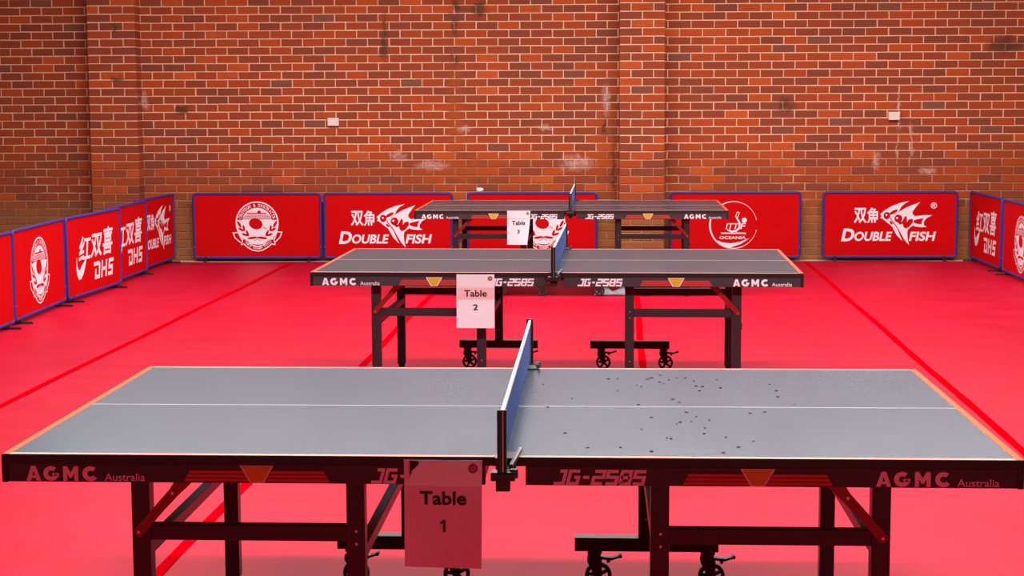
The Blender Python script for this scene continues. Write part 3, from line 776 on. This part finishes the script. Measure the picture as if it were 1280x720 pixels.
def barrier(kind, loc, rz, label, group, width=BW, dz=0.0, logo=(0.0, 0.0), cat='barrier'):
    root = empty('court_barrier', loc, rz); tag(root, label, cat, group)
    key = round(width, 3)
    if key not in _fm:
        bm = bmesh.new(); r = .0145; a = width/2 - r; z0, z1 = B0 + r, B0 + BH - r; cr = .03; pts = []
        for cx, cz, t0 in ((a-cr, z1-cr, 0), (-a+cr, z1-cr, pi/2), (-a+cr, z0+cr, pi), (a-cr, z0+cr, 3*pi/2)):
            for k in range(5): t = t0 + pi/2*k/4; pts.append((cx + cr*cos(t), 0, cz + cr*sin(t)))
        tube_path(bm, pts, r, 10, True)
        f = bm_obj('frame', bm, 'purple', root, True)
        bm = bmesh.new(); box(bm, -a+.004, a-.004, -.004, .004, z0+.004, z1-.004, .001); p = bm_obj('fabric_panel', bm, 'panel', root)
        bm = bmesh.new(); bar(bm, (0, -.10, .009), (0, .10, .009), .022, .016, .003); cyl(bm, (0, 0, .012), (0, 0, z0), .009, 10); box(bm, -.016, .016, -.014, .014, z0-.014, z0+.012, .004)
        ft = bm_obj('foot', bm, 'steel', root)
        bm = bmesh.new(); cyl(bm, (0, -.0135, 0), (0, -.0165, 0), .005, 8); rv = bm_obj('rivet', bm, 'bolt', f)
        _fm[key] = (f.data, p.data, ft.data, rv.data)
        ft2 = link('foot', ft.data, root)
    else:
        f = link('frame', _fm[key][0], root); p = link('fabric_panel', _fm[key][1], root); ft = link('foot', _fm[key][2], root); ft2 = link('foot', _fm[key][2], root)
        rv = link('rivet', _fm[key][3], f)
    ft.location.x = -width/2 + .14; ft2.location.x = width/2 - .14
    rv.location = (-width/2 + .0145, 0, B0 + .13); rv2 = link('rivet', _fm[key][3], f); rv2.location = (width/2 - .0145, 0, B0 + .13)
    for nm, me, m in print_meshes(kind):
        o = link(nm, me, p, m); o.location = (logo[0], 0, BC + logo[1])
        if nm == 'crest_lettering': o['kind'] = 'stuff'
    return root
GB = 'red barriers along the brick wall'
def back(kind, xl, xr, label, off=.13, logo=(0, 0), w=BW):
    x = (xl+xr)/2; P = wall_pt(x, off); barrier(kind, (P.x, P.y, 0), WA, label, GB, w, logo=logo)
back('crest', -3.443, -2.040, 'red barrier with a white round club crest, leftmost against the brick wall', logo=(0.0, .03))
back('fish', -2.025, -0.625, 'red barrier with white fish logo, second from the left against the brick wall', logo=(-.02, .0))
back('crest', -0.474, 0.925, 'red barrier mostly hidden behind the farthest table, white crest peeking below it', logo=(.12, .03))
back('globe', 1.693, 3.096, 'red barrier with white globe ring logo right of the second brick pilaster', logo=(-.02, .0))
back('fish', 3.316, 4.754, 'red barrier with white fish logo at the right end of the brick wall', logo=(.0, .02), w=1.438)
GS = 'red barriers along the left side'
def side(kind, a, b, label, group, logo=(0, 0)):
    """barrier from point a to point b, its face on the right-hand side as seen going from a to b"""
    a, b = Vector(a), Vector(b); d = b - a; c = (a+b)/2
    barrier(kind, (c.x, c.y, 0), math.atan2(d.y, d.x), label, group, BW, logo=logo)
side('fish', (-3.755, 16.82), (-3.645, 18.205), 'red barrier with white fish logo, last of the left row by the wall', GS, logo=(.085, .02))
side('swoosh', (-3.745, 15.56), (-3.672, 16.955), 'red barrier with white Chinese lettering, partly covered by its neighbour in the left row', GS, logo=(.04, 0))
side('swoosh', (-3.798, 14.35), (-3.655, 15.735), 'red barrier with white Chinese lettering shown in full, left row', GS)
side('crest', (-3.834, 12.925), (-3.806, 14.318), 'red barrier with narrow white crest in the left row', GS, logo=(-.02, .02))
side('plain', (-3.90, 11.48), (-3.818, 12.875), 'plain red barrier cut off by the left edge of the picture', GS)
GR = 'red barriers along the right side'
side('swoosh', (4.90, 18.04), (4.835, 16.645), 'red barrier with white Chinese lettering at the right, standing beside the wall', GR)
side('crest', (4.825, 16.555), (4.765, 15.16), 'red barrier with white crest cut off by the right edge of the picture', GR)

# ---------------------------------------------------------------- small things
def wall_box(x, z, label):
    P = wall_pt(x, 0.0); root = empty('junction_box', (P.x, P.y, z), WA); tag(root, label, 'junction box', 'boxes on the brick wall')
    bm = bmesh.new(); box(bm, -.060, .060, -.045, -.004, -.043, .043, .005); bm_obj('body', bm, 'box_white', root)
    bm = bmesh.new(); box(bm, -.057, .057, -.052, -.044, -.040, .040, .003); cv = bm_obj('cover', bm, 'box_white', root)
    for sx in (-.042, .042):
        bm = bmesh.new(); cyl(bm, (sx, -.051, 0), (sx, -.054, 0), .0045, 8); bm_obj('screw', bm, 'bolt', cv)
wall_box(-1.915, 1.493, 'small cream junction box on the brick wall left of centre')
wall_box(4.077, 1.534, 'small cream junction box on the brick wall at the right, white drips below')

bm = bmesh.new(); bmesh.ops.create_icosphere(bm, subdivisions=3, radius=1.0); rr = random.Random(5)
for v in bm.verts:
    c = v.co.copy(); k = 1 + .22*sin(c.x*5+1)*sin(c.y*4+c.z*6) + .06*rr.uniform(-1, 1)
    v.co = Vector((c.x*.038*k, c.y*.022*k, c.z*.026*k))
P = wall_pt(-.335, .13)
sc = bm_obj('crumpled_scrap', bm, 'scrap', None, True); sc.location = (P.x, P.y, B0 + BH + .022)
tag(sc, 'small white crumpled scrap sitting on top of the barrier behind the farthest table', 'scrap')

bm = bmesh.new(); g = {}; nx, ny = 36, 16                  # twisted cloth dropped on the mat
for i in range(nx+1):
    for j in range(ny+1):
        u, v = i/nx*2-1, j/ny*2-1
        wd = .035 + .075*abs(u)**.8*(1-.35*abs(u)); h_ = (.018 + .045*math.exp(-((abs(u)-.45)/.3)**2))*(1-v*v)**.6
        fold = .010*sin(v*9 + u*3)*(.3+abs(u)) + .006*sin(u*17+v*4)
        g[i, j] = bm.verts.new((u*.165, v*wd, max(.006, h_ + fold*(1-v*v) + .006)))
for i in range(nx):
    for j in range(ny): bm.faces.new((g[i, j], g[i+1, j], g[i+1, j+1], g[i, j+1]))
cl = bm_obj('cloth', bm, 'cloth', None, True); cl.location = (.90, 14.885, 0); cl.rotation_euler = (0, 0, -.1)
m_ = cl.modifiers.new('thickness', 'SOLIDIFY'); m_.thickness = .003; m_.offset = -1
tag(cl, 'crumpled pale blue cloth lying on the mat under the farthest table', 'cloth')
